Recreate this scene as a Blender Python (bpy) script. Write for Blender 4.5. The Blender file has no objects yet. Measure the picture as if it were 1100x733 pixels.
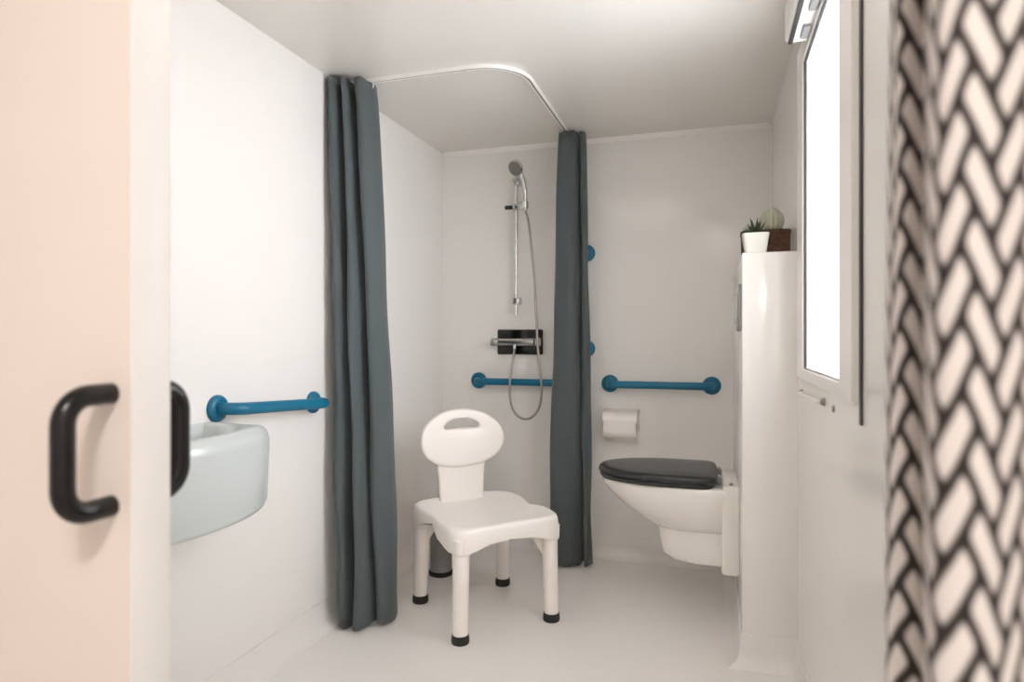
import bpy, bmesh, math, random
from mathutils import Vector, Matrix
random.seed(7)
S = bpy.context.scene
COL = S.collection
PI = math.pi

# ------------------------------------------------------------------ materials
def lin(r, g, b):
    f = lambda c: (c/255/12.92) if c/255 <= .04045 else ((c/255+.055)/1.055)**2.4
    return (f(r), f(g), f(b), 1)

def mat(name, rgb, rough=.5, metal=0., bump=0., bscale=200., var=0., vscale=6., spec=.5, coat=0.):
    m = bpy.data.materials.new(name); m.use_nodes = True
    nt = m.node_tree; n = nt.nodes; b = n['Principled BSDF']
    c = lin(*rgb)
    b.inputs['Roughness'].default_value = rough
    b.inputs['Metallic'].default_value = metal
    b.inputs['Specular IOR Level'].default_value = spec
    b.inputs['Coat Weight'].default_value = coat
    tc = n.new('ShaderNodeTexCoord')
    if var > 0:
        no = n.new('ShaderNodeTexNoise'); no.inputs['Scale'].default_value = vscale
        no.inputs['Detail'].default_value = 4
        nt.links.new(tc.outputs['Object'], no.inputs['Vector'])
        mx = n.new('ShaderNodeMix'); mx.data_type = 'RGBA'
        mx.inputs[6].default_value = (c[0]*(1-var), c[1]*(1-var), c[2]*(1-var), 1)
        mx.inputs[7].default_value = (min(1, c[0]*(1+var)), min(1, c[1]*(1+var)), min(1, c[2]*(1+var)), 1)
        nt.links.new(no.outputs['Fac'], mx.inputs[0])
        nt.links.new(mx.outputs[2], b.inputs['Base Color'])
    else:
        b.inputs['Base Color'].default_value = c
    if bump > 0:
        no2 = n.new('ShaderNodeTexNoise'); no2.inputs['Scale'].default_value = bscale
        nt.links.new(tc.outputs['Object'], no2.inputs['Vector'])
        bp = n.new('ShaderNodeBump'); bp.inputs['Strength'].default_value = bump
        bp.inputs['Distance'].default_value = .002
        nt.links.new(no2.outputs['Fac'], bp.inputs['Height'])
        nt.links.new(bp.outputs['Normal'], b.inputs['Normal'])
    return m

M = {}
M['wall'] = mat('glossy_white_panel', (238, 235, 231), .15, var=.012, vscale=2.5, bump=.02, bscale=14)
M['ceiling'] = mat('white_ceiling_panel', (229, 225, 219), .24, var=.01, vscale=2, bump=.02, bscale=12)
M['floor'] = mat('pale_vinyl_floor', (236, 232, 228), .34, var=.03, vscale=60, bump=.05, bscale=300)
M['trim'] = mat('white_trim', (243, 240, 236), .3, var=.01)
M['skirt'] = mat('pale_vinyl_skirting', (235, 231, 227), .34, var=.02, vscale=40)
M['door'] = mat('beige_door_skin', (242, 229, 221), .36, var=.02, vscale=3, bump=.03, bscale=90)
M['dooredge'] = mat('white_door_edge', (250, 247, 244), .4, var=.01)
M['black'] = mat('black_plastic', (12, 12, 12), .25, var=.1, vscale=30)
M['blue'] = mat('teal_blue_coating', (4, 104, 136), .38, var=.03, vscale=30)
M['ceramic'] = mat('white_ceramic', (236, 231, 225), .1, coat=.3, var=.006)
M['basin'] = mat('pale_grey_basin', (200, 206, 205), .25, var=.01, coat=.2)
M['lid'] = mat('dark_grey_seat_plastic', (40, 40, 41), .3, var=.05, vscale=20)
M['plastic'] = mat('white_moulded_plastic', (243, 237, 231), .38, var=.008, bump=.03, bscale=260)
M['rubber'] = mat('black_rubber', (30, 29, 28), .6, var=.1, vscale=60)
M['chrome'] = mat('chrome', (205, 205, 204), .14, metal=1, var=.02)
M['darkchrome'] = mat('grey_spray_face', (118, 117, 114), .35, metal=.4, var=.05, vscale=50)
M['hose'] = mat('chrome_hose', (168, 162, 155), .28, metal=1, bump=.4, bscale=500)
M['plate'] = mat('gloss_black_plate', (14, 15, 15), .12, var=.05)
M['gasket'] = mat('dark_gasket', (32, 30, 29), .5, var=.1)
M['bronze'] = mat('dark_brown_rail', (66, 56, 50), .4, var=.08, vscale=20)
M['gunmetal'] = mat('grey_plastic', (142, 143, 142), .4, var=.03)
M['pot'] = mat('white_glazed_pot', (236, 234, 226), .3, var=.01)
M['leaf'] = mat('dark_green_leaf', (58, 72, 52), .45, var=.25, vscale=40)
M['moss'] = mat('pale_green_moss', (176, 176, 156), .9, bump=1., bscale=240, var=.15, vscale=90)
M['paper'] = mat('white_paper', (238, 234, 228), .9, bump=.2, bscale=400, var=.01)
M['soil'] = mat('brown_soil', (60, 46, 36), .9, bump=.8, bscale=300, var=.2, vscale=100)
M['screw'] = mat('steel_screw', (150, 146, 140), .35, metal=.6, var=.05)
M['ground'] = mat('beige_paving', (206, 202, 197), .8, var=.06, vscale=8, bump=.2, bscale=90)
M['outer'] = mat('outer_wall_panel', (236, 234, 231), .45, var=.02)

# slate curtain cloth: fine woven bump
m = mat('slate_curtain_cloth', (80, 88, 90), .75, spec=.3)
nt = m.node_tree; n = nt.nodes; b = n['Principled BSDF']
tc = n.new('ShaderNodeTexCoord'); wv = n.new('ShaderNodeTexNoise'); mp = n.new('ShaderNodeMapping')
mp.inputs['Scale'].default_value = (900, 900, 260)
nt.links.new(tc.outputs['Object'], mp.inputs['Vector']); nt.links.new(mp.outputs['Vector'], wv.inputs['Vector'])
wv.inputs['Scale'].default_value = 1
bp = n.new('ShaderNodeBump'); bp.inputs['Strength'].default_value = .25; bp.inputs['Distance'].default_value = .001
nt.links.new(wv.outputs['Fac'], bp.inputs['Height']); nt.links.new(bp.outputs['Normal'], b.inputs['Normal'])
b.inputs['Sheen Weight'].default_value = .15
M['curtain'] = m

# brown bark / wicker
m = mat('brown_wicker', (92, 62, 44), .8)
nt = m.node_tree; n = nt.nodes; b = n['Principled BSDF']
tc = n.new('ShaderNodeTexCoord'); vo = n.new('ShaderNodeTexVoronoi'); vo.inputs['Scale'].default_value = 90
nt.links.new(tc.outputs['Object'], vo.inputs['Vector'])
cr = n.new('ShaderNodeValToRGB'); cr.color_ramp.elements[0].color = lin(112, 74, 52); cr.color_ramp.elements[1].color = lin(52, 34, 26)
nt.links.new(vo.outputs['Distance'], cr.inputs[0]); nt.links.new(cr.outputs[0], b.inputs['Base Color'])
bp = n.new('ShaderNodeBump'); bp.inputs['Strength'].default_value = .6; bp.inputs['Distance'].default_value = .004
nt.links.new(vo.outputs['Distance'], bp.inputs['Height']); nt.links.new(bp.outputs['Normal'], b.inputs['Normal'])
M['wicker'] = m

# patterned cloth: woven (herringbone) blocks, pale on dark brown, laid in the cloth's own UV metres
def pattern_cloth():
    m = mat('woven_block_print_cloth', (220, 205, 196), .8)
    nt = m.node_tree; n = nt.nodes; L = nt.links; b = n['Principled BSDF']
    uv = n.new('ShaderNodeUVMap')
    sx = n.new('ShaderNodeSeparateXYZ'); L.new(uv.outputs['UV'], sx.inputs[0])
    def mth(op, a, bb=None, c=None):
        x = n.new('ShaderNodeMath'); x.operation = op
        for i, v in enumerate((a, bb, c)):
            if v is None: continue
            if isinstance(v, (int, float)): x.inputs[i].default_value = v
            else: L.new(v, x.inputs[i])
        return x.outputs[0]
    W = .0168
    u = mth('MULTIPLY', sx.outputs[0], -.707/W*1.3); v = mth('MULTIPLY', sx.outputs[1], .707/W*.58)
    x = mth('ADD', u, v); y = mth('SUBTRACT', v, u)
    ix = mth('FLOOR', x); iy = mth('FLOOR', y)
    fx = mth('SUBTRACT', x, ix); fy = mth('SUBTRACT', y, iy)
    mm = mth('FLOORED_MODULO', mth('SUBTRACT', ix, iy), 4)
    vert = mth('GREATER_THAN', mm, 1.5)
    is1 = mth('COMPARE', mm, 1, .1); is2 = mth('COMPARE', mm, 2, .1)
    ah = mth('ADD', fx, is1); av = mth('ADD', fy, is2)
    def sel(f, p, q): return mth('ADD', mth('MULTIPLY', f, q), mth('MULTIPLY', mth('SUBTRACT', 1, f), p))
    a_ = sel(vert, ah, av); b_ = sel(vert, fy, fx)
    da = mth('MINIMUM', a_, mth('SUBTRACT', 2, a_)); db = mth('MINIMUM', b_, mth('SUBTRACT', 1, b_))
    r = .36
    qa = mth('MAXIMUM', mth('SUBTRACT', r, da), 0); qb = mth('MAXIMUM', mth('SUBTRACT', r, db), 0)
    d = mth('SUBTRACT', r, mth('SQRT', mth('ADD', mth('MULTIPLY', qa, qa), mth('MULTIPLY', qb, qb))))
    mr = n.new('ShaderNodeMapRange'); mr.interpolation_type = 'SMOOTHSTEP'
    mr.inputs['From Min'].default_value = .07; mr.inputs['From Max'].default_value = .27
    L.new(d, mr.inputs['Value'])
    mx = n.new('ShaderNodeMix'); mx.data_type = 'RGBA'
    mx.inputs[6].default_value = lin(46, 38, 36); mx.inputs[7].default_value = lin(232, 223, 218)
    L.new(mr.outputs[0], mx.inputs[0]); L.new(mx.outputs[2], b.inputs['Base Color'])
    bp = n.new('ShaderNodeBump'); bp.inputs['Strength'].default_value = .5; bp.inputs['Distance'].default_value = .002
    L.new(mr.outputs[0], bp.inputs['Height']); L.new(bp.outputs['Normal'], b.inputs['Normal'])
    return m
M['pattern'] = pattern_cloth()

def glass_mat():
    m = bpy.data.materials.new('window_glass'); m.use_nodes = True
    nt = m.node_tree; n = nt.nodes; L = nt.links
    n.remove(n['Principled BSDF'])
    t = n.new('ShaderNodeBsdfTransparent'); t.inputs[0].default_value = (.97, .98, 1, 1)
    g = n.new('ShaderNodeBsdfGlossy'); g.inputs['Roughness'].default_value = .03
    mix = n.new('ShaderNodeMixShader'); fr = n.new('ShaderNodeFresnel'); fr.inputs[0].default_value = 1.45
    mu = n.new('ShaderNodeMath'); mu.operation = 'MULTIPLY'; mu.inputs[1].default_value = .6
    L.new(fr.outputs[0], mu.inputs[0])
    L.new(mu.outputs[0], mix.inputs[0]); L.new(t.outputs[0], mix.inputs[1]); L.new(g.outputs[0], mix.inputs[2])
    L.new(mix.outputs[0], n['Material Output'].inputs[0])
    return m
M['glass'] = glass_mat()

def emit_mat(name, rgb, s):
    m = bpy.data.materials.new(name); m.use_nodes = True
    nt = m.node_tree; b = nt.nodes['Principled BSDF']
    b.inputs['Base Color'].default_value = lin(*rgb)
    b.inputs['Emission Color'].default_value = lin(*rgb); b.inputs['Emission Strength'].default_value = s
    return m
M['lobbyfill'] = emit_mat('lobby_fill_glow', (255, 250, 246), 50)  # glow of the lamp added in the lobby
M['roomfill'] = emit_mat('room_fill_glow', (255, 248, 240), 2.6)  # glow of the fill lamp added to the room ceiling

# ------------------------------------------------------------------ helpers
def obj(name, bm, m, parent=None, loc=None, rz=0., smooth=True, ang=38):
    bmesh.ops.recalc_face_normals(bm, faces=bm.faces[:])
    me = bpy.data.meshes.new(name); bm.to_mesh(me); bm.free()
    if smooth:
        me.polygons.foreach_set('use_smooth', [True]*len(me.polygons))
        me.set_sharp_from_angle(angle=math.radians(ang))
    me.materials.append(m)
    o = bpy.data.objects.new(name, me); COL.objects.link(o)
    if parent: o.parent = parent
    if loc: o.location = loc
    o.rotation_euler[2] = rz
    return o

def empty(name, loc, rz=0.):
    o = bpy.data.objects.new(name, None); COL.objects.link(o)
    o.location = loc; o.rotation_euler[2] = rz; o.empty_display_size = .05
    return o

def tag(o, label, cat=None, group=None, kind=None):
    o['label'] = label
    if cat: o['category'] = cat
    if group: o['group'] = group
    if kind: o['kind'] = kind
    return o

def struct(name, bm, m, label=None, **k):
    o = obj(name, bm, m, **k); o['kind'] = 'structure'
    if label: o['label'] = label
    return o

def box(bm, lo, hi, bev=0., seg=3):
    r = bmesh.ops.create_cube(bm, size=1)
    vs = r['verts']
    for v in vs:
        v.co = Vector([lo[i] + (v.co[i]+.5)*(hi[i]-lo[i]) for i in range(3)])
    if bev > 0:
        es = list({e for v in vs for e in v.link_edges})
        bmesh.ops.bevel(bm, geom=es, offset=bev, segments=seg, affect='EDGES', profile=.5)
    return bm

def B(): return bmesh.new()

def loft(bm, rings, cap0=True, cap1=True, close=False):
    R = [[bm.verts.new(p) for p in r] for r in rings]
    n = len(R[0]); k = len(R)
    for i in range(k if close else k-1):
        a, b = R[i], R[(i+1) % k]
        for j in range(n):
            bm.faces.new((a[j], a[(j+1) % n], b[(j+1) % n], b[j]))
    if not close:
        if cap0: bm.faces.new(R[0])
        if cap1: bm.faces.new(R[-1])
    return bm

def smooth_path(pts, n=8):
    P = [Vector(p) for p in pts]; out = []
    for i in range(len(P)-1):
        p0 = P[max(i-1, 0)]; p1 = P[i]; p2 = P[i+1]; p3 = P[min(i+2, len(P)-1)]
        for k in range(n):
            t = k/n
            out.append(.5*((2*p1) + (p2-p0)*t + (2*p0-5*p1+4*p2-p3)*t*t + (3*p1-p0-3*p2+p3)*t**3))
    out.append(P[-1]); return out

def tube(bm, pts, r, n=16, rounded=0.):
    P = [Vector(p) for p in pts]
    N = len(P); T = []
    for i in range(N):
        d = P[min(i+1, N-1)] - P[max(i-1, 0)]; T.append(d.normalized())
    up = Vector((0, 0, 1)) if abs(T[0].z) < .9 else Vector((1, 0, 0))
    nrm = (up - T[0]*up.dot(T[0])).normalized(); rings = []
    for i in range(N):
        nrm = (nrm - T[i]*nrm.dot(T[i])).normalized(); bi = T[i].cross(nrm)
        rr = r[i] if isinstance(r, (list, tuple)) else r
        rings.append([P[i] + (nrm*math.cos(2*PI*j/n) + bi*math.sin(2*PI*j/n))*rr for j in range(n)])
    return loft(bm, rings)

def bend_path(corners, rad, n=8):
    P = [Vector(p) for p in corners]; out = [P[0]]
    for i in range(1, len(P)-1):
        a = (P[i-1]-P[i]).normalized(); b = (P[i+1]-P[i]).normalized()
        s = P[i]+a*rad; e = P[i]+b*rad
        ctr = P[i] + (a+b).normalized()*(rad*math.sqrt(2))
        for k in range(n+1):
            t = k/n
            q = (1-t)**2*s + 2*(1-t)*t*P[i] + t*t*e
            w = ctr + (q-ctr).normalized()*rad if abs(a.dot(b)) < .05 else q
            out.append(w)
    out.append(P[-1]); return out

def lathe(bm, prof, c=(0, 0, 0), axis='z', n=32, flip=1):
    rings = []
    for r, h in prof:
        ring = []
        for j in range(n):
            a = 2*PI*j/n; x, y = math.cos(a)*r, math.sin(a)*r
            p = {'z': (x, y, h), 'y': (x, h, y), 'x': (h, x, y)}[axis]
            ring.append((c[0]+p[0], c[1]+p[1], c[2]+p[2]))
        rings.append(ring)
    return loft(bm, rings)

def extrude_poly(bm, pts2, lo, hi, axis='x', bev=0.):
    """closed 2-D outline pushed along an axis"""
    def P(a, b, h): return {'x': (h, a, b), 'y': (a, h, b), 'z': (a, b, h)}[axis]
    loft(bm, [[P(a, b, lo) for a, b in pts2], [P(a, b, hi) for a, b in pts2]])
    return bm

def sup(a, b, e, n=64, cx=0, cy=0):
    out = []
    for j in range(n):
        t = 2*PI*j/n; c, s = math.cos(t), math.sin(t)
        out.append((cx + a*math.copysign(abs(c)**(2/e), c), cy + b*math.copysign(abs(s)**(2/e), s)))
    return out

def sweep(poly, prof, side):
    """profile (offset from the wall, height) mitred along a floor polyline; one bmesh per segment"""
    P = [Vector((p[0], p[1])) for p in poly]; N = len(P)
    nrm = []
    for i in range(N-1):
        d = (P[i+1]-P[i]).normalized(); nrm.append(Vector((-d.y, d.x))*side)
    mit = []
    for i in range(N):
        if i == 0: mit.append(nrm[0])
        elif i == N-1: mit.append(nrm[-1])
        else:
            s = nrm[i-1]+nrm[i]; mit.append(s/(s.dot(nrm[i])))
    out = []
    for i in range(N-1):
        bm = B()
        loft(bm, [[(P[k].x+mit[k].x*o, P[k].y+mit[k].y*o, h) for o, h in prof] for k in (i, i+1)])
        out.append(bm)
    return out

# ------------------------------------------------------------------ room dimensions (metres); these and the placements below come from image pixels
XL, XR, YF, YB, ZC = -1.40, .267, .645, 3.20, 2.095  # scene lengths and camera height scaled down about the floor under the camera
T = .055
BX, BY, BZ = .095, 2.28, 1.383          # boxed-in cistern: left face, front face, top

# floor / ground / ceiling
bm = box(B(), (XL-T, YF, -.06), (XR+T, YB+T, 0)); struct('floor', bm, M['floor'], 'pale smooth vinyl floor')
bm = box(B(), (-1.755, -1.655, -.06), (.905, YF, 0)); struct('floor_added_lobby', bm, M['ground'], 'beige floor of the added lobby in front of the doorway')  # floor of the lobby added round the camera
bm = box(B(), (XL-T, YF, ZC), (XR+T, YB+T, ZC+.05)); struct('ceiling', bm, M['ceiling'], 'glossy off-white ceiling panel')
bm = box(B(), (XL-T, YF, 0), (XL, YB, ZC)); struct('wall_left', bm, M['wall'], 'glossy white left wall')
bm = box(B(), (XL-T, YB, 0), (XR+T, YB+T, ZC)); struct('wall_back', bm, M['wall'], 'glossy white back wall')
# right wall with window opening
WY0, WY1, WZ0, WZ1 = 1.475, 2.075, .998, 1.93
bm = B()
box(bm, (XR, YF, 0), (XR+T, WY0, ZC)); box(bm, (XR, WY1, 0), (XR+T, YB, ZC))
box(bm, (XR, WY0, 0), (XR+T, WY1, WZ0)); box(bm, (XR, WY0, WZ1), (XR+T, WY1, ZC))
struct('wall_right', bm, M['wall'], 'glossy white right wall with the window')
# front wall round the doorway
JL, JR, JH = -.735, .24, 2.04
bm = B()
box(bm, (XL-T, YF-.02, 0), (JL, YF+.045, ZC)); box(bm, (JR, YF-.02, 0), (XR+T, YF+.045, ZC))
box(bm, (JL, YF-.02, JH), (JR, YF+.045, ZC+.05))
struct('wall_front', bm, M['outer'], 'front wall around the doorway')
# boxed-in cistern duct
bm = B(); box(bm, (BX, BY, -.02), (XR+.02, YB+.02, BZ), .006, 2)
struct('wall_duct', bm, M['wall'], 'white boxed-in cistern duct carrying the toilet')
# ceiling trims
cov = [(0, ZC), (0, ZC-.022), (.004, ZC-.022), (.010, ZC-.016), (.018, ZC-.008), (.020, ZC)]
a, b_, c_ = sweep([(XL, YF+.05), (XL, YB), (XR, YB), (XR, YF+.05)], cov, -1)
struct('trim_1', b_, M['trim']); a.free(); c_.free()
# coved skirting
sk = [(0, .105), (.004, .105), (.005, .06), (.008, .042), (.016, .022), (.030, .009), (.046, .003), (.046, 0), (0, 0)]
segs = sweep([(XL, YF+.05), (XL, YB), (BX, YB), (BX, BY), (XR, BY), (XR, YF+.05)], sk, -1)
for bm, nm in zip(segs, ('baseboard_left', 'baseboard_back', 'baseboard_duct_side', 'baseboard_duct_front', 'baseboard_right')):
    struct(nm, bm, M['skirt'])

# ------------------------------------------------------------------ window
win = empty('window_1', (XR, (WY0+WY1)/2, WZ0)); win['kind'] = 'structure'
win['label'] = 'tall white framed window on the right wall, blown out by daylight'
def wloc(p): return (p[0]-XR, p[1]-(WY0+WY1)/2, p[2]-WZ0)
def ring_frame(x0, x1, oy0, oy1, oz0, oz1, iy0, iy1, iz0, iz1, bev=.003):
    bm = B()
    def rect(y0, y1, z0, z1, x): return [wloc((x, y0, z0)), wloc((x, y1, z0)), wloc((x, y1, z1)), wloc((x, y0, z1))]
    loft(bm, [rect(oy0, oy1, oz0, oz1, x1), rect(oy0, oy1, oz0, oz1, x0),
              rect(iy0, iy1, iz0, iz1, x0), rect(iy0, iy1, iz0, iz1, x1)], close=True)
    if bev: bmesh.ops.bevel(bm, geom=bm.edges[:], offset=bev, segments=2, affect='EDGES')
    return bm
obj('window_frame', ring_frame(XR-.012, XR+.055, 1.362, 2.19, .972, 1.985, 1.497, 2.066, 1.006, 1.915), M['trim'], win)
obj('gasket', ring_frame(XR-.008, XR-.0015, 1.494, 2.069, 1.003, 1.918, 1.500, 2.060, 1.0085, 1.909, 0), M['gasket'], win)
bm = box(B(), wloc((XR-.0025, 1.496, 1.005)), wloc((XR+.003, 2.066, 1.914))); obj('pane', bm, M['glass'], win, smooth=False)
for (yy, zz) in ((2.155, 1.80), (2.155, 1.44), (2.155, 1.10), (1.405, 1.80), (1.405, 1.462), (1.405, 1.085)):
    bm = B(); lathe(bm, [(.0005, -.0115), (.006, -.0115), (.007, -.0105), (.007, -.008)], wloc((XR, yy, zz)), 'x', 14)
    obj('screw', bm, M['screw'], win)
# latch below the frame
lt = empty('window_latch', (XR, 1.95, .93)); tag(lt, 'small white latch bar screwed to the wall just below the window', 'latch')
bm = B(); tube(bm, bend_path([(0, .19, -.002), (-.016, .19, -.002), (-.016, -.19, .008), (0, -.19, .008)], .008, 5), .005, 10); obj('bar', bm, M['trim'], lt)
for yy, zz in ((.20, -.002), (-.20, .008)):
    bm = B(); lathe(bm, [(.0005, -.010), (.007, -.010), (.010, -.004), (.010, 0)], (0, yy, zz), 'x', 14); obj('screw', bm, M['screw'], lt)
for (yy, zz, ll) in ((1.62, .935, 'small steel screw in the right wall below the window, nearest the doorway'), (2.235, 1.10, 'small steel screw in the right wall beside the duct front')):
    bm = B(); lathe(bm, [(.0005, -.006), (.007, -.005), (.009, 0)], (0, 0, 0), 'x', 14); tag(obj('wall_screw', bm, M['screw'], loc=(XR, yy, zz)), ll, 'screw')

# roller blind cassette over the window
rb = empty('roller_blind', (XR, 1.55, 1.93)); tag(rb, 'white rolled-up window blind in a slim cassette at the top of the window', 'blind')
def rl(x, y, z): return (x-XR, y-1.55, z-1.93)
bm = B(); box(bm, rl(XR-.070, 1.10, 1.934), rl(XR-.001, 1.975, 2.04), .012, 4); obj('cassette', bm, M['trim'], rb)
bm = B(); box(bm, rl(XR-.062, 1.115, 1.929), rl(XR-.050, 1.965, 1.940)); obj('slot', bm, M['gasket'], rb)
for y0 in (1.86, 1.70):
    bm = B(); box(bm, rl(XR-.034, y0, 1.926), rl(XR-.014, y0+.075, 1.938), .003, 2); obj('bracket', bm, M['gunmetal'], rb)
bm = B(); box(bm, rl(XR-.005, 1.322, .935), rl(XR-.0, 1.338, 1.934), .0015, 2); obj('guide_rail', bm, M['bronze'], rb)

# ------------------------------------------------------------------ sliding door leaf in the foreground
DX, DY, DT = -.630, .565, .053
door = empty('door_1', (DX-.475, DY+DT/2, .008)); door['kind'] = 'structure'
door['label'] = 'beige door leaf standing open at the left, white edge towards the room'
bm = B(); box(bm, (-.475, -DT/2, 0), (.472, DT/2, 2.03), .003, 2); obj('leaf', bm, M['door'], door)
bm = B(); box(bm, (.4725, -DT/2-.0005, 0), (.4765, DT/2+.0005, 2.03), .0015, 2); obj('edge_strip', bm, M['dooredge'], door)
hx = DX-.030-(DX-.475)
def dhandle(sgn, zc):
    bm = B(); y0 = sgn*DT/2
    h = .0645; pj = .058 if sgn < 0 else .046
    pts = bend_path([(0, y0, -h), (0, y0+sgn*pj, -h), (0, y0+sgn*pj, h), (0, y0, h)], .030, 10)
    tube(bm, [(hx+p[0], p[1], p[2]+zc) for p in pts], .0122, 20)
    return bm
z0 = 1.10-.138*.941-.008
for sg in (-1, 1):
    h = obj('door_handle', dhandle(sg, z0), M['black'], door)
    h['label'] = 'black D-shaped pull handle on the ' + ('outer face' if sg < 0 else 'inner face')

# ------------------------------------------------------------------ patterned curtain at the right jamb
prof = [(.205, .700), (.190, .690), (.168, .658), (.148, .622), (.1400, .590), (.1405, .573), (.152, .570), (.176, .580), (.178, .548), (.150, .500), (.1300, .462), (.1245, .431), (.130, .420), (.1447, .417), (.167, .43), (.20, .466), (.232, .505), (.248, .555), (.262, .575), (.285, .555), (.31, .52), (.33, .50)]
path = smooth_path([(x, y, 0) for x, y in prof], 6)
bm = B(); uvl = bm.loops.layers.uv.new('UVMap')
ss = [-.02]
for i in range(1, len(path)): ss.append(ss[-1] + (path[i]-path[i-1]).length)
cx0, cy0 = .19, .56
zs = [2.02*k/24 for k in range(25)]
G = []
for z in zs:
    row = []
    for i, p in enumerate(path):
        w = 1 + .02*math.sin(z*3.1 + ss[i]*9)
        row.append(bm.verts.new((cx0*0 + p.x - cx0 + .002*math.sin(z*5+i*.3), p.y - cy0 + .003*math.sin(z*4.1+i*.2)*w, z)))
    G.append(row)
for k in range(24):
    for i in range(len(path)-1):
        f = bm.faces.new((G[k][i], G[k][i+1], G[k+1][i+1], G[k+1][i]))
        for l, (kk, ii) in zip(f.loops, ((k, i), (k, i+1), (k+1, i+1), (k+1, i))):
            l[uvl].uv = (ss[ii], zs[kk])
pc = empty('patterned_curtain', (cx0, cy0, .006)); tag(pc, 'pale curtain printed with woven diagonal blocks hanging at the right of the doorway', 'curtain')
me_o = obj('fabric', bm, M['pattern'], pc, ang=80)
sm = me_o.modifiers.new('thick', 'SOLIDIFY'); sm.thickness = .003; sm.offset = 0
bm = B(); tube(bm, [(-.10, .0, 2.035), (.35, .0, 2.035)], .012, 16); box(bm, (.30, -.012, 2.02), (.32, .066, 2.05)); obj('curtain_rod', bm, M['trim'], pc)

# ------------------------------------------------------------------ grab bars
def grab_bar(name, p0, p1, out, label, group, r=.018, fr=.043, off=.07):
    """p0, p1 flange centres on the wall, out = unit vector off the wall"""
    p0, p1, out = Vector(p0), Vector(p1), Vector(out)
    root = empty(name, (p0+p1)/2); o = (p0+p1)/2
    a, b = p0-o, p1-o
    bm = B(); tube(bm, bend_path([a, a+out*off, b+out*off, b], .045, 8), r, 18); obj('bar', bm, M['blue'], root)
    for q in (a, b):
        bm = B()
        prof = [(.001, .016), (r+.004, .016), (fr-.008, .015), (fr-.002, .011), (fr, .006), (fr, 0)]
        ax = 'x' if abs(out.x) > .5 else 'y'; sg = out.x if ax == 'x' else out.y
        lathe(bm, [(rr, h*sg) for rr, h in prof], q, ax, 32); obj('flange', bm, M['blue'], root)
    tag(root, label, 'grab bar', group); return root
GR = 'blue grab bars in the wet room'
grab_bar('grab_bar', (XL, 1.545, .888), (XL, 2.022, .860), (1, 0, 0), 'bright blue grab bar on the left wall behind the washbasin', GR, .0185, .040)
grab_bar('grab_bar', (-1.185, YB, .868), (-.64, YB, .868), (0, -1, 0), 'horizontal blue grab bar below the shower mixer', GR)
grab_bar('grab_bar', (-.605, YB, 1.04), (-.605, YB, 1.522), (0, -1, 0), 'upright blue grab bar mostly hidden behind the narrow right curtain', GR)
grab_bar('grab_bar', (-.487, YB, .867), (-.002, YB, .867), (0, -1, 0), 'horizontal blue grab bar on the back wall above the toilet', GR)

# ------------------------------------------------------------------ washbasin
wb = empty('washbasin', (XL, 1.25, .638)); tag(wb, 'pale grey wall-hung washbasin on the left wall near the door', 'washbasin')
HB = .224
def dshape(A, Ly, x0=0., n=72, e=2.6):
    out = []                                  # half superellipse, wall side flat
    for j in range(n):
        t = -PI/2 + PI*j/(n-1); c, s_ = math.cos(t), math.sin(t)
        out.append((max(x0, x0+(A-x0)*abs(c)**(2/e)), Ly*math.copysign(abs(s_)**(2/e), s_)))
    return out
def ringz(ins, z, drop=0.):
    return [(x, y, z - drop*max(0, (abs(y)-.14)/.222)**2) for x, y in dshape(.292-ins, .362-ins, e=2.05)]
def inner(A, Ly, x0, z, drop=0.):
    return [(x, y, z - drop*max(0, (abs(y)-.14)/.222)**2) for x, y in dshape(A, Ly, x0, e=2.2)]
bm = B()
rings = [ringz(.05, .0), ringz(.016, .0), ringz(.004, .004), ringz(0, .014), ringz(-.004, .10), ringz(-.006, HB-.04, .045), ringz(-.004, HB-.022, .05), ringz(.002, HB-.009, .045), ringz(.012, HB-.002, .04), ringz(.022, HB, .035),
         inner(.262, .24, .030, HB, .03), inner(.257, .215, .034, HB-.003), inner(.252, .205, .038, HB-.012), inner(.240, .185, .05, HB-.06), inner(.225, .16, .060, HB-.12), inner(.18, .10, .09, HB-.150), inner(.14, .03, .11, HB-.155)]
loft(bm, rings); obj('basin', bm, M['basin'], wb, ang=60)
bm = B(); lathe(bm, [(.001, .004), (.018, .004), (.022, .0), (.022, -.004)], (.125, 0, HB-.153), 'z', 24); obj('drain', bm, M['chrome'], wb)

# ------------------------------------------------------------------ shower
mx_ = empty('shower_mixer', (-.96, YB, 1.07)); tag(mx_, 'chrome thermostatic shower mixer on a black plate on the back wall', 'shower mixer')
def ml(x, y, z): return (x+.96, y-YB, z-1.07)
bm = B(); box(bm, ml(-1.078, YB-.016, 1.008), ml(-.832, YB, 1.138), .007, 3); obj('back_plate', bm, M['plate'], mx_)
bm = B(); tube(bm, [ml(-1.055, YB-.055, 1.073), ml(-.865, YB-.055, 1.073)], .019, 24); 
for x in (-1.02, -.90): tube(bm, [ml(x, YB-.055, 1.073), ml(x, YB-.012, 1.073)], .014, 16)
tube(bm, [ml(-.968, YB-.06, 1.07), ml(-.968, YB-.06, 1.038)], .010, 14)
obj('body', bm, M['chrome'], mx_)
for xa, xb in ((-1.10, -1.057), (-.863, -.836)):
    bm = B(); d = 1 if xb > xa else -1
    n_ = 24; rings = []
    for x, r in ((xa, .015), (xa+.003, .019), (xb-.003, .021), (xb, .019)):
        rings.append([ml(x, YB-.055+math.cos(2*PI*j/48)*(r+(.0012 if j % 4 < 2 else 0)), 1.073+math.sin(2*PI*j/48)*(r+(.0012 if j % 4 < 2 else 0))) for j in range(48)])
    loft(bm, rings); obj('knob', bm, M['chrome'], mx_)
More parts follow.
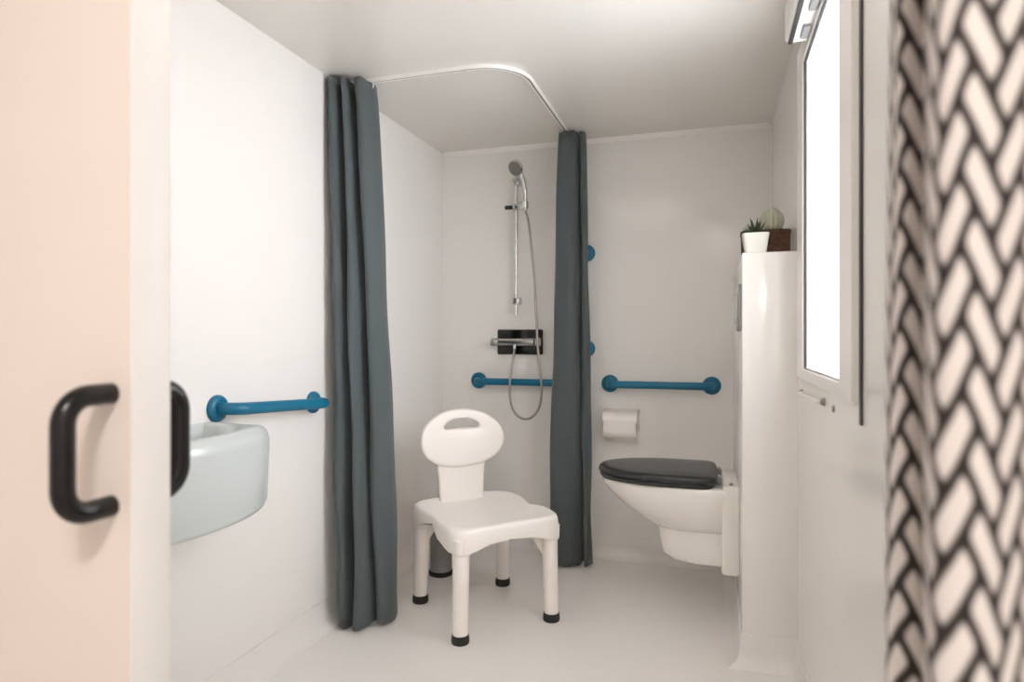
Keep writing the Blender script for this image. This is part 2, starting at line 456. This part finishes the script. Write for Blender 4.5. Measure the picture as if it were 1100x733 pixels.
hp = [(-.968, 3.14, 1.036), (-.972, 3.122, .99), (-.978, 3.100, .92), (-.980, 3.092, .802), (-.958, 3.09, .725), (-.911, 3.09, .688), (-.862, 3.09, .697), (-.826, 3.09, .746), (-.812, 3.09, .83), (-.824, 3.095, .946), (-.836, 3.10, 1.063), (-.842, 3.105, 1.156), (-.855, 3.108, 1.39), (-.876, 3.110, 1.60), (-.892, 3.114, 1.70), (-.904, 3.118, 1.738)]
bm = B(); tube(bm, [ml(*p) for p in smooth_path(hp, 6)], .0062, 10); obj('hose', bm, M['hose'], mx_)

rr_ = empty('shower_riser_rail', (-.965, YB, 1.20)); tag(rr_, 'thin chrome shower riser rail above the mixer', 'shower rail')
def sl(x, y, z): return (x+.965, y-YB, z-1.20)
bm = B(); tube(bm, [sl(-.965, YB-.045, 1.215), sl(-.965, YB-.045, 1.93)], .0075, 14); obj('rail', bm, M['chrome'], rr_)
for z in (1.285, 1.90):
    bm = B(); box(bm, sl(-.985, YB-.058, z-.018), sl(-.945, YB, z+.018), .006, 3); obj('bracket', bm, M['chrome'], rr_)
bm = B(); box(bm, sl(-.978, YB-.075, 1.752), sl(-.918, YB-.035, 1.782), .006, 3); loft(bm, [[(sl(-.905, YB-.082, 0)[0]+r*math.cos(2*PI*j/24), sl(-.905, YB-.082, 0)[1]+r*math.sin(2*PI*j/24), z-1.2) for j in range(24)] for r, z in ((.0125, 1.752), (.0165, 1.752), (.0175, 1.786), (.0135, 1.786))], close=True); obj('slider', bm, M['chrome'], rr_)
bm = B(); box(bm, sl(-1.022, YB-.064, 1.757), sl(-.975, YB-.046, 1.777), .005, 3); obj('lever', bm, M['gasket'], rr_)

hs = empty('hand_shower', (-.905, YB-.08, 1.79)); tag(hs, 'grey round hand shower clipped at the top of the riser rail', 'hand shower')
bm = B(); tube(bm, smooth_path([(0, -.002, -.050), (0, -.002, .02), (-.007, -.012, .10), (-.022, -.026, .145)], 6), [.010]*8+[.012]*11, 16); obj('handle', bm, M['chrome'], hs)
def disc_at(c, nrm, prof, n=32):
    bm = B(); nrm = Vector(nrm).normalized(); t = nrm.orthogonal().normalized(); b = nrm.cross(t); c = Vector(c)
    loft(bm, [[c + nrm*h + (t*math.cos(2*PI*j/n)+b*math.sin(2*PI*j/n))*r for j in range(n)] for r, h in prof]); return bm
nv = (-.35, -.78, -.52)
hd = obj('shower_head', disc_at((-.040, -.040, .160), nv, [(.012, -.028), (.028, -.024), (.040, -.010), (.042, .002), (.039, .007)]), M['chrome'], hs)
obj('spray_face', disc_at((-.040, -.040, .160), nv, [(.038, .004), (.037, .009), (.001, .010)]), M['darkchrome'], hd)

# ------------------------------------------------------------------ paper holder
ph = empty('toilet_paper_holder', (-.425, YB, .60)); tag(ph, 'white hooded toilet paper holder on the back wall left of the toilet', 'paper holder')
bm = B(); box(bm, (-.082, -.012, -.015), (.082, 0, .145), .006, 3); obj('back_plate', bm, M['plastic'], ph)
def hood():
    out = [(-.004, .142), (-.035, .142), (-.070, .136)]
    for k in range(9):
        t = k/8*PI/2; out.append((-.070-.045*math.sin(t), .091+.045*math.cos(t)))
    out += [(-.115, .045), (-.108, .022)]
    inn = [(p[0]*.93, p[1]-.006) for p in out[::-1]]
    return out + inn
bm = B(); extrude_poly(bm, hood(), -.083, .083, 'x'); 
for x0 in (-.083, .078):
    extrude_poly(bm, [(-.004, .142), (-.035, .142), (-.070, .136), (-.10, .122), (-.115, .091), (-.115, .045), (-.108, .022), (-.06, .05), (-.004, .04)], x0, x0+.005, 'x')
obj('cover', bm, M['plastic'], ph)
bm = B(); lathe(bm, [(.018, -.072), (.052, -.072), (.053, -.068), (.053, .068), (.052, .072), (.018, .072)], (0, -.060, .052), 'x', 36); obj('paper_roll', bm, M['paper'], ph)

# ------------------------------------------------------------------ wall-hung toilet, local x = out of the duct (towards -X)
TY = 2.615
to = empty('toilet', (BX, TY, .23)); tag(to, 'white wall-hung toilet with a closed dark grey lid', 'toilet')
def tz(z): return z-.23
def dplan(l0, l1, hw, z, n=48, e=2.3, taper=0.):
    """D-shaped plan between l0 (wall side) and l1 (nose); returned in local coords, x negative"""
    out = []; lm = l1-(l1-l0)*.62 if l1-l0 > .2 else (l0+l1)/2
    for j in range(n):
        t = 2*PI*j/n; c, s = math.cos(t), math.sin(t)
        y = hw*math.copysign(abs(s)**(2/e), s)
        if c >= 0: l = lm + (l1-lm)*abs(c)**(2/2.05)
        else:
            l = lm - (lm-l0)*abs(c)**(2/7); 
            y = y if taper == 0 else y*(1-taper*((lm-l)/(lm-l0)))
        if c < 0: y = hw*math.copysign(abs(s)**(2/7), s)*(1-taper*((lm-l)/(lm-l0)))
        out.append((-l, y, tz(z)))
    return out
bm = B()
loft(bm, [dplan(.02, .30, .085, .352), dplan(.015, .325, .112, .362), dplan(.012, .365, .140, .392), dplan(.010, .44, .163, .440), dplan(.008, .498, .175, .490), dplan(.006, .520, .179, .520), dplan(.006, .523, .179, .535), dplan(.010, .516, .174, .541), dplan(.05, .45, .13, .541)])
# trap / pedestal below the bowl
loft(bm, [dplan(.03, .225, .085, .238, e=3), dplan(.01, .262, .104, .242, e=3), dplan(.0, .285, .112, .262, e=3), dplan(.0, .298, .114, .33, e=3), dplan(.0, .302, .114, .375, e=3), dplan(.02, .28, .09, .40, e=3)])
# slab against the duct
box(bm, (-.062, -.172, tz(.232)), (0, .172, tz(.556)), .010, 3)
obj('bowl', bm, M['ceramic'], to, ang=50)
bm = B()
loft(bm, [dplan(.10, .50, .165, .5405, e=2.2), dplan(.088, .528, .181, .5415, e=2.2), dplan(.084, .532, .184, .548, e=2.2), dplan(.086, .530, .182, .556, e=2.2), dplan(.10, .50, .16, .558, e=2.2)]); obj('seat', bm, M['lid'], to, ang=50)
bm = B()
loft(bm, [dplan(.10, .50, .165, .5575, e=2.2), dplan(.080, .534, .183, .559, e=2.2), dplan(.077, .537, .186, .566, e=2.2), dplan(.078, .535, .185, .576, e=2.2), dplan(.082, .528, .180, .583, e=2.2), dplan(.10, .50, .16, .586, e=2.2), dplan(.2, .40, .08, .588, e=2.2)]); obj('lid', bm, M['lid'], to, ang=50)
for y in (-.075, .075):
    bm = B(); tube(bm, [(-.070, y-.02, tz(.565)), (-.070, y+.02, tz(.565))], .011, 14); box(bm, (-.078, y-.012, tz(.54)), (-.06, y+.012, tz(.565)), .002, 2); obj('hinge', bm, M['gunmetal'], to)
bm = B(); lathe(bm, [(.001, .010), (.006, .009), (.008, .0)], (-.028, -.14, tz(.555)), 'z', 14); obj('bolt', bm, M['gunmetal'], to)
fp = empty('flush_plate', (BX, 2.405, 1.20)); tag(fp, 'grey flush plate on the side of the white duct above the toilet', 'flush plate')
bm = B(); box(bm, (-.010, -.11, -.08), (0, .11, .08), .004, 3); obj('plate', bm, M['gunmetal'], fp)
for y in (-.045, .05):
    bm = B(); box(bm, (-.013, y-.035, -.05), (-.009, y+.035, .05), .002, 2); obj('button', bm, M['chrome'], fp)

# ------------------------------------------------------------------ things on top of the duct
sp = empty('potted_succulent', (.1405, 2.325, BZ)); tag(sp, 'small dark green succulent in a square white pot on the duct', 'potted plant')
bm = B()
def sq(h, z, e=7): return [(x, y, z) for x, y in sup(h, h, e, 40)]
loft(bm, [sq(.026, 0), sq(.0325, .001), sq(.034, .004), sq(.0425, .062), sq(.043, .066), sq(.0405, .067), sq(.039, .058), sq(.02, .056)]); obj('pot', bm, M['pot'], sp)
bm = B(); loft(bm, [sq(.0385, .053), sq(.0385, .058), sq(.01, .061)]); obj('soil', bm, M['soil'], sp)
def leaf_bm(az, el, ln, w):
    bm = B(); rings = []
    d = Vector((math.cos(az)*math.cos(el), math.sin(az)*math.cos(el), math.sin(el))); sd = Vector((-math.sin(az), math.cos(az), 0)); up = sd.cross(d)
    for k in range(6):
        t = k/5; c = d*(ln*t) + Vector((0, 0, 1))*(.010*t*t); ww = w*(.55+1.2*t-1.72*t*t) if t < 1 else .0006; ww = max(ww, .0006); th = ww*.38
        rings.append([c + sd*math.cos(2*PI*j/8)*ww + up*math.sin(2*PI*j/8)*th for j in range(8)])
    for r in rings:
        for q in r: q.z += .058
    loft(bm, rings); return bm
for ringn, (cnt, el, ln) in enumerate(((10, .45, .045), (8, .85, .050), (5, 1.2, .056))):
    for k in range(cnt):
        obj('leaf', leaf_bm(2*PI*(k+ringn*.5)/cnt+random.uniform(-.1, .1), el+random.uniform(-.12, .12), ln*random.uniform(.9, 1.1), .0085), M['leaf'], sp)
cp = empty('potted_cactus', (.180, 2.445, BZ)); tag(cp, 'pale round cactus in a brown wicker pot behind the white pot', 'potted plant')
bm = B()
def rq(a, b, z): return [(x, y, z) for x, y in sup(a, b, 6, 48)]
loft(bm, [rq(.06, .04, 0), rq(.077, .05, .002), rq(.080, .053, .02), rq(.081, .054, .075), rq(.083, .056, .080), rq(.083, .056, .090), rq(.079, .052, .092), rq(.074, .047, .086), rq(.04, .03, .08)])
obj('pot', bm, M['wicker'], cp)
bm = B(); n_ = 64; rings = []
for k in range(15):
    ph_ = PI*k/14; r = .040*math.sin(ph_); z = .128-.046*math.cos(ph_)
    rings.append([(.022+math.cos(2*PI*j/n_)*max(r, .001)*(1+.06*math.cos(16*2*PI*j/n_)), math.sin(2*PI*j/n_)*max(r, .001)*(1+.06*math.cos(16*2*PI*j/n_)), z) for j in range(n_)])
loft(bm, rings); obj('cactus_ball', bm, M['moss'], cp)

# ------------------------------------------------------------------ shower chair, local -Y = forward
CH = (-.876, 2.419, 0); CR = math.radians(46)
ch = empty('shower_chair', CH, CR); tag(ch, 'white plastic shower chair with four legs on the wet room floor', 'chair')
LX, LY = .193, .203
def seat_out(t):
    c, s = math.cos(t), math.sin(t)
    x = .236*math.copysign(abs(c)**(2/6), c); y = .245*math.copysign(abs(s)**(2/6), s)
    x *= 1 - .075*math.exp(-((y+.01)/.055)**4)
    if y > 0: y *= 1 + .10*math.cos(min(1, abs(x)/.24)*PI/2)      # bowed rear edge
    else: y *= 1 - .035*math.cos(min(1, abs(x)/.20)*PI/2)          # slightly hollow front edge
    return x, y
NS = 128
def zb(x, y):
    w = math.exp(-(((abs(x)-LX)/.085)**2)) * math.exp(-(((abs(y)-LY)/.085)**2))
    notch = math.exp(-((y+.01)/.05)**4)*(1 if abs(x) > .17 else 0)
    return .352 - .030*min(1, w*1.25) + .02*notch
def srow(k, z=None, dz=0.):
    out = []
    for j in range(NS):
        x, y = seat_out(2*PI*j/NS); xx, yy = x*k, y*k
        grip = .012*math.exp(-((y+.01)/.07)**4)*math.exp(-((abs(xx)-.19)/.03)**2)*(1 if abs(x) > .17 else 0)
        out.append((xx, yy, (z if z is not None else zb(x, y)+dz)-grip))
    return out
bm = B()
loft(bm, [srow(.08, .388), srow(.40, .389), srow(.66, .393), srow(.78, .399), srow(.86, .407), srow(.92, .412), srow(.96, .411), srow(.985, .406), srow(1., .396), srow(1.01, .378), srow(1.012, None, .012), srow(1.005, None, .002), srow(.985, None, 0), srow(.97, None, .004), srow(.955, .375), srow(.5, .372), srow(.08, .370)])
# moulded block over each leg
for sx in (-1, 1):
    for sy in (-1, 1):
        loft(bm, [[(sx*LX*.97+x, sy*LY*.97+y, z) for x, y in sup(r, r, 3, 32)] for r, z in ((.031, .316), (.034, .319), (.035, .326), (.036, .372), (.03, .376))])
obj('seat', bm, M['plastic'], ch, ang=50)
for sx in (-1, 1):
    for sy in (-1, 1):
        r = .029
        f = Vector((sx*LX, sy*LY, .0)); t = Vector((sx*LX*.97, sy*LY*.97, .372))
        bm = B(); tube(bm, [f+Vector((0, 0, .024)), f.lerp(t, .2)+Vector((0, 0, .01)), f.lerp(t, .55), f.lerp(t, .8), t], [r-.001, r, r+.0005, r+.002, r+.003], 28)
        # curved gusset towards the middle of the seat
        d = Vector((-sx, -sy, 0)).normalized(); sd = Vector((-d.y, d.x, 0)); rows = []
        for k in range(9):
            q = k/8; h = .215 + .135*q**.7; reach = .020+.080*q
            rows.append((f + d*reach, h))
        prof0 = [f+d*.005+Vector((0, 0, .205))] + [p+Vector((0, 0, h)) for p, h in rows] + [f+d*.005+Vector((0, 0, .374)) + d*.09, f+d*.005+Vector((0, 0, .374))]
        loft(bm, [[p+sd*.012 for p in prof0], [p-sd*.012 for p in prof0]])
        lg = obj('leg', bm, M['plastic'], ch, ang=45)
        bm = B(); lathe(bm, [(.020, 0), (.031, 0), (.0325, .004), (.0325, .016), (.0305, .030), (.029, .031)], f, 'z', 28)
        ft = obj('rubber_foot', bm, M['rubber'], lg); ft['label'] = 'black rubber foot'
# backrest neck
bm = B()
rows = []
for k in range(9):
    q = k/8; z = .385 + .235*q; hw = .100 + .020*q**1.5; y0 = .212 + .014*q
    ring = []
    for x, y in sup(hw, .014, 5, 40): ring.append((x, y0 + y + .25*x*x*-1.0 + .006, z))
    rows.append(ring)
loft(bm, rows); obj('back_support', bm, M['plastic'], ch, ang=50)
# oval backrest with hand hole
def bo(t):
    c, s = math.cos(t), math.sin(t)
    x = .196*math.copysign(abs(c)**(2/2.15), c); z = .124*math.copysign(abs(s)**(2/2.1), s)
    x *= 1 - .06*(z/.124) 
    return x, z
def bh(t):
    c, s = math.cos(t), math.sin(t)
    x = .082*math.copysign(abs(c)**(2/2.4), c); z = .021*math.copysign(abs(s)**(2/2.4), s)
    return x, z + .064 - 2.2*x*x
NB = 96; rows = []
yb = .222
def bpt(j, u, side, edge=0.):
    t = 2*PI*j/NB; ox, oz = bo(t); hx_, hz = bh(t)
    x = hx_+(ox-hx_)*u; z = hz+(oz-hz)*u
    return (x*(1-edge*.0), yb - .55*x*x + .10*z + side, .664+z)
for u, s in ((0, 0), (.03, -.012), (.08, -.015), (.35, -.015), (.65, -.015), (.88, -.014), (.96, -.011), (1, 0), (.96, .011), (.88, .014), (.5, .015), (.08, .015), (.03, .012)):
    rows.append([bpt(j, u, s) for j in range(NB)])
bm = B(); loft(bm, rows, close=True); obj('backrest', bm, M['plastic'], ch, ang=60)

# grey canister behind the chair
gb = empty('canister', (-1.202, 2.735, 0)); tag(gb, 'small grey cylindrical canister on the floor behind the chair legs', 'canister')
bm = B(); lathe(bm, [(.03, .008), (.050, .008), (.050, .26), (.048, .265), (.01, .268)], (0, 0, 0), 'z', 36); obj('body', bm, M['gunmetal'], gb)
bm = B(); lathe(bm, [(.04, 0), (.054, 0), (.0555, .004), (.0555, .016), (.053, .020), (.03, .021)], (0, 0, 0), 'z', 36); obj('base_ring', bm, M['rubber'], gb)

# ------------------------------------------------------------------ shower curtains and ceiling rail
RY, RX = 2.195, -.668
rail = bend_path([(XL, RY, 0), (RX, RY, 0), (RX, YB, 0)], .17, 14)
cr_ = empty('curtain_rail', (RX, RY, ZC)); tag(cr_, 'white L-shaped curtain rail on the ceiling around the shower', 'curtain rail')
bm = B(); rings = []
for i, p in enumerate(rail):
    a = rail[max(i-1, 0)]; b = rail[min(i+1, len(rail)-1)]; d = (b-a).normalized(); nn = Vector((-d.y, d.x, 0))
    c = Vector((p.x-RX, p.y-RY, 0))
    rings.append([c+nn*.009, c+nn*.009+Vector((0, 0, -.014)), c+nn*.003+Vector((0, 0, -.014)), c+nn*.003+Vector((0, 0, -.008)),
                  c-nn*.003+Vector((0, 0, -.008)), c-nn*.003+Vector((0, 0, -.014)), c-nn*.009+Vector((0, 0, -.014)), c-nn*.009])
loft(bm, rings); obj('track', bm, M['trim'], cr_, smooth=False)
bm = B(); rings = []
for i, p in enumerate(rail):
    a = rail[max(i-1, 0)]; b = rail[min(i+1, len(rail)-1)]; d = (b-a).normalized(); nn = Vector((-d.y, d.x, 0))
    c = Vector((p.x-RX, p.y-RY, 0))
    rings.append([c+nn*.003+Vector((0, 0, -.009)), c+nn*.003+Vector((0, 0, -.0125)), c-nn*.003+Vector((0, 0, -.0125)), c-nn*.003+Vector((0, 0, -.009))])
loft(bm, rings); obj('groove', bm, M['gasket'], cr_, smooth=False)

def curtain(loc, top, bot, ztop, zbot, label, nz=40, seed=1, mid=None):
    """top/bot: plan points of the gathered cloth at both ends, blended down the drop"""
    rnd = random.Random(seed)
    a = smooth_path([(x, y, 0) for x, y in top], 7); b = smooth_path([(x, y, 0) for x, y in bot], 7)
    root = empty('shower_curtain', loc)
    bm = B(); rows = []
    for k in range(nz+1):
        q = k/nz; z = ztop + (zbot-ztop)*q; e = q**.75
        row = []
        for i in range(len(a)):
            p = a[i].lerp(b[i], e); s = i/len(a)
            w = .0035*math.sin(z*5+s*11)+.002*math.sin(z*11+s*23)
            zz = z - (.006*math.sin(s*29) if k == nz else 0) + (.007*abs(math.sin(s*PI*9)) - .004 if k == 0 else 0)
            row.append(bm.verts.new((p.x + w*(.3+q) - loc[0], p.y + w*.6*(.3+q) - loc[1], zz-loc[2])))
        rows.append(row)
    for k in range(nz):
        for i in range(len(a)-1):
            bm.faces.new((rows[k][i], rows[k][i+1], rows[k+1][i+1], rows[k+1][i]))
    o = obj('fabric', bm, M['curtain'], root, ang=80)
    md = o.modifiers.new('thick', 'SOLIDIFY'); md.thickness = .003; md.offset = 0
    return root
def fold_pts(n, f): return [f(i/(n-1), i) for i in range(n)]
# left bunch: hangs from the rail against the left wall
top = [(-1.392, 2.245), (-1.395, 2.19), (-1.394, 2.13), (-1.384, 2.090), (-1.366, 2.098), (-1.362, 2.16), (-1.352, 2.20), (-1.345, 2.13), (-1.336, 2.105), (-1.322, 2.125), (-1.320, 2.19), (-1.310, 2.215), (-1.300, 2.17), (-1.290, 2.125), (-1.270, 2.125), (-1.258, 2.155), (-1.255, 2.20), (-1.262, 2.24)]
bot = [(-1.345, 2.27), (-1.348, 2.22), (-1.347, 2.15), (-1.343, 2.10), (-1.318, 2.085), (-1.302, 2.11), (-1.297, 2.20), (-1.287, 2.21), (-1.280, 2.13), (-1.262, 2.085), (-1.238, 2.100), (-1.232, 2.18), (-1.224, 2.225), (-1.215, 2.165), (-1.196, 2.145), (-1.176, 2.170), (-1.168, 2.225), (-1.176, 2.27)]
lc = curtain((-1.29, 2.19, .015), top, bot, ZC-.016, .015, '', seed=3)
tag(lc, 'slate grey shower curtain gathered in folds against the left wall', 'curtain', 'slate shower curtains')
for x in (-1.37, -1.34, -1.31, -1.28, -1.25):
    bm = B(); tube(bm, smooth_path([(x+1.29, .005, ZC-.013-.015), (x+1.29, .010, ZC-.022-.015), (x+1.29, .004, ZC-.034-.015)], 4), .003, 8); obj('hook', bm, M['trim'], lc)
# right bunch at the back end of the rail
top = [(-.690, 3.085), (-.708, 3.06), (-.704, 3.01), (-.686, 2.985), (-.660, 2.978), (-.634, 2.984), (-.618, 3.005), (-.616, 3.045), (-.610, 3.055), (-.604, 3.02), (-.594, 3.005), (-.584, 3.025), (-.584, 3.06), (-.596, 3.085)]
bot = [(-.735, 3.09), (-.756, 3.065), (-.754, 3.02), (-.738, 2.99), (-.700, 2.978), (-.660, 2.974), (-.622, 2.984), (-.604, 3.01), (-.600, 3.05), (-.592, 3.05), (-.584, 3.01), (-.566, 3.000), (-.550, 3.03), (-.552, 3.06), (-.564, 3.09)]
assert len(bot) == len(top)+1
bot.pop(4)
rc = curtain((-.66, 3.05, .012), top, bot, ZC-.016, .012, '', seed=5)
tag(rc, 'narrow dark slate shower curtain bunched at the back end of the rail', 'curtain', 'slate shower curtains')
for y in (3.00, 3.025, 3.05, 3.075):
    bm = B(); tube(bm, smooth_path([(RX+.66, y-3.05, ZC-.013-.012), (RX+.665, y-3.05, ZC-.022-.012), (RX+.66, y-3.05, ZC-.034-.012)], 4), .003, 8); obj('hook', bm, M['trim'], rc)

# ------------------------------------------------------------------ added fill lamp (unseen, above the frame) and daylight
cl = empty('added_fill_lamp', (-.45, 1.25, ZC)); tag(cl, 'added round white ceiling lamp, unseen, brightens the room', 'lamp')
bm = B(); lathe(bm, [(.20, 0), (.315, 0), (.315, -.03), (.305, -.034), (.300, -.030)], (0, 0, 0), 'z', 48); obj('fill_lamp_base', bm, M['trim'], cl)
bm = B(); lathe(bm, [(.300, -.028), (.297, -.040), (.22, -.052), (.10, -.058), (.002, -.060)], (0, 0, 0), 'z', 48); obj('fill_diffuser', bm, M['roomfill'], cl)

w = bpy.data.worlds.new('daylight'); S.world = w; w.use_nodes = True
bg = w.node_tree.nodes['Background']; bg.inputs['Color'].default_value = (.98, .985, 1.0, 1); bg.inputs['Strength'].default_value = 9

# unseen lobby added round the camera to cut the outside light on the door
GX0, GX1, GY0, GZ = -1.7, .85, -1.6, 2.30
struct('wall_added_lobby_left', box(B(), (GX0-T, GY0, 0), (GX0, YF-.02, GZ)), M['outer'])
struct('wall_added_lobby_right', box(B(), (GX1, GY0, 0), (GX1+T, YF-.02, GZ)), M['outer'])
struct('wall_added_lobby_rear', box(B(), (GX0-T, GY0-T, 0), (GX1+T, GY0, GZ)), M['outer'])
struct('ceiling_added_lobby', box(B(), (GX0-T, GY0-T, GZ), (GX1+T, YF+.05, GZ+.05)), M['outer'])
bm = B(); box(bm, (GX0-T, YF-.02, 0), (XL-T, YF+.045, GZ)); box(bm, (XR+T, YF-.02, 0), (GX1+T, YF+.045, GZ)); box(bm, (XL-T, YF-.02, ZC+.05), (XR+T, YF+.045, GZ))
struct('wall_added_lobby_front', bm, M['outer'])
ll = empty('added_fill_lamp', (.10, -.60, GZ)); tag(ll, 'added round ceiling lamp in the added lobby, lights the outer door face', 'lamp')  # lamp added out of view to light the door's outer face
bm = B(); lathe(bm, [(.12, 0), (.185, 0), (.185, -.03), (.175, -.034), (.170, -.030)], (0, 0, 0), 'z', 40); obj('fill_lamp_base', bm, M['trim'], ll)
bm = B(); lathe(bm, [(.170, -.028), (.168, -.045), (.13, -.060), (.06, -.068), (.002, -.070)], (0, 0, 0), 'z', 40); obj('fill_diffuser', bm, M['lobbyfill'], ll)

# ------------------------------------------------------------------ camera
cam = bpy.data.cameras.new('camera'); co = bpy.data.objects.new('camera', cam); COL.objects.link(co)
co.location = (0, 0, 1.10); co.rotation_euler = (PI/2, 0, math.radians(17.378))
cam.sensor_width = 36; cam.lens = 36*687/1100; cam.shift_y = -4.5/1100; cam.clip_start = .02
cam.dof.use_dof = True; cam.dof.focus_distance = 2.6; cam.dof.aperture_fstop = 3.0
S.camera = co
S.view_settings.view_transform = 'Standard'; S.view_settings.look = 'None'
S.view_settings.gamma = 1; S.view_settings.use_curve_mapping = False
S.view_settings.exposure = 0.58
S.cycles.max_bounces = 14; S.cycles.diffuse_bounces = 8; S.cycles.glossy_bounces = 6; S.cycles.sample_clamp_indirect = 6
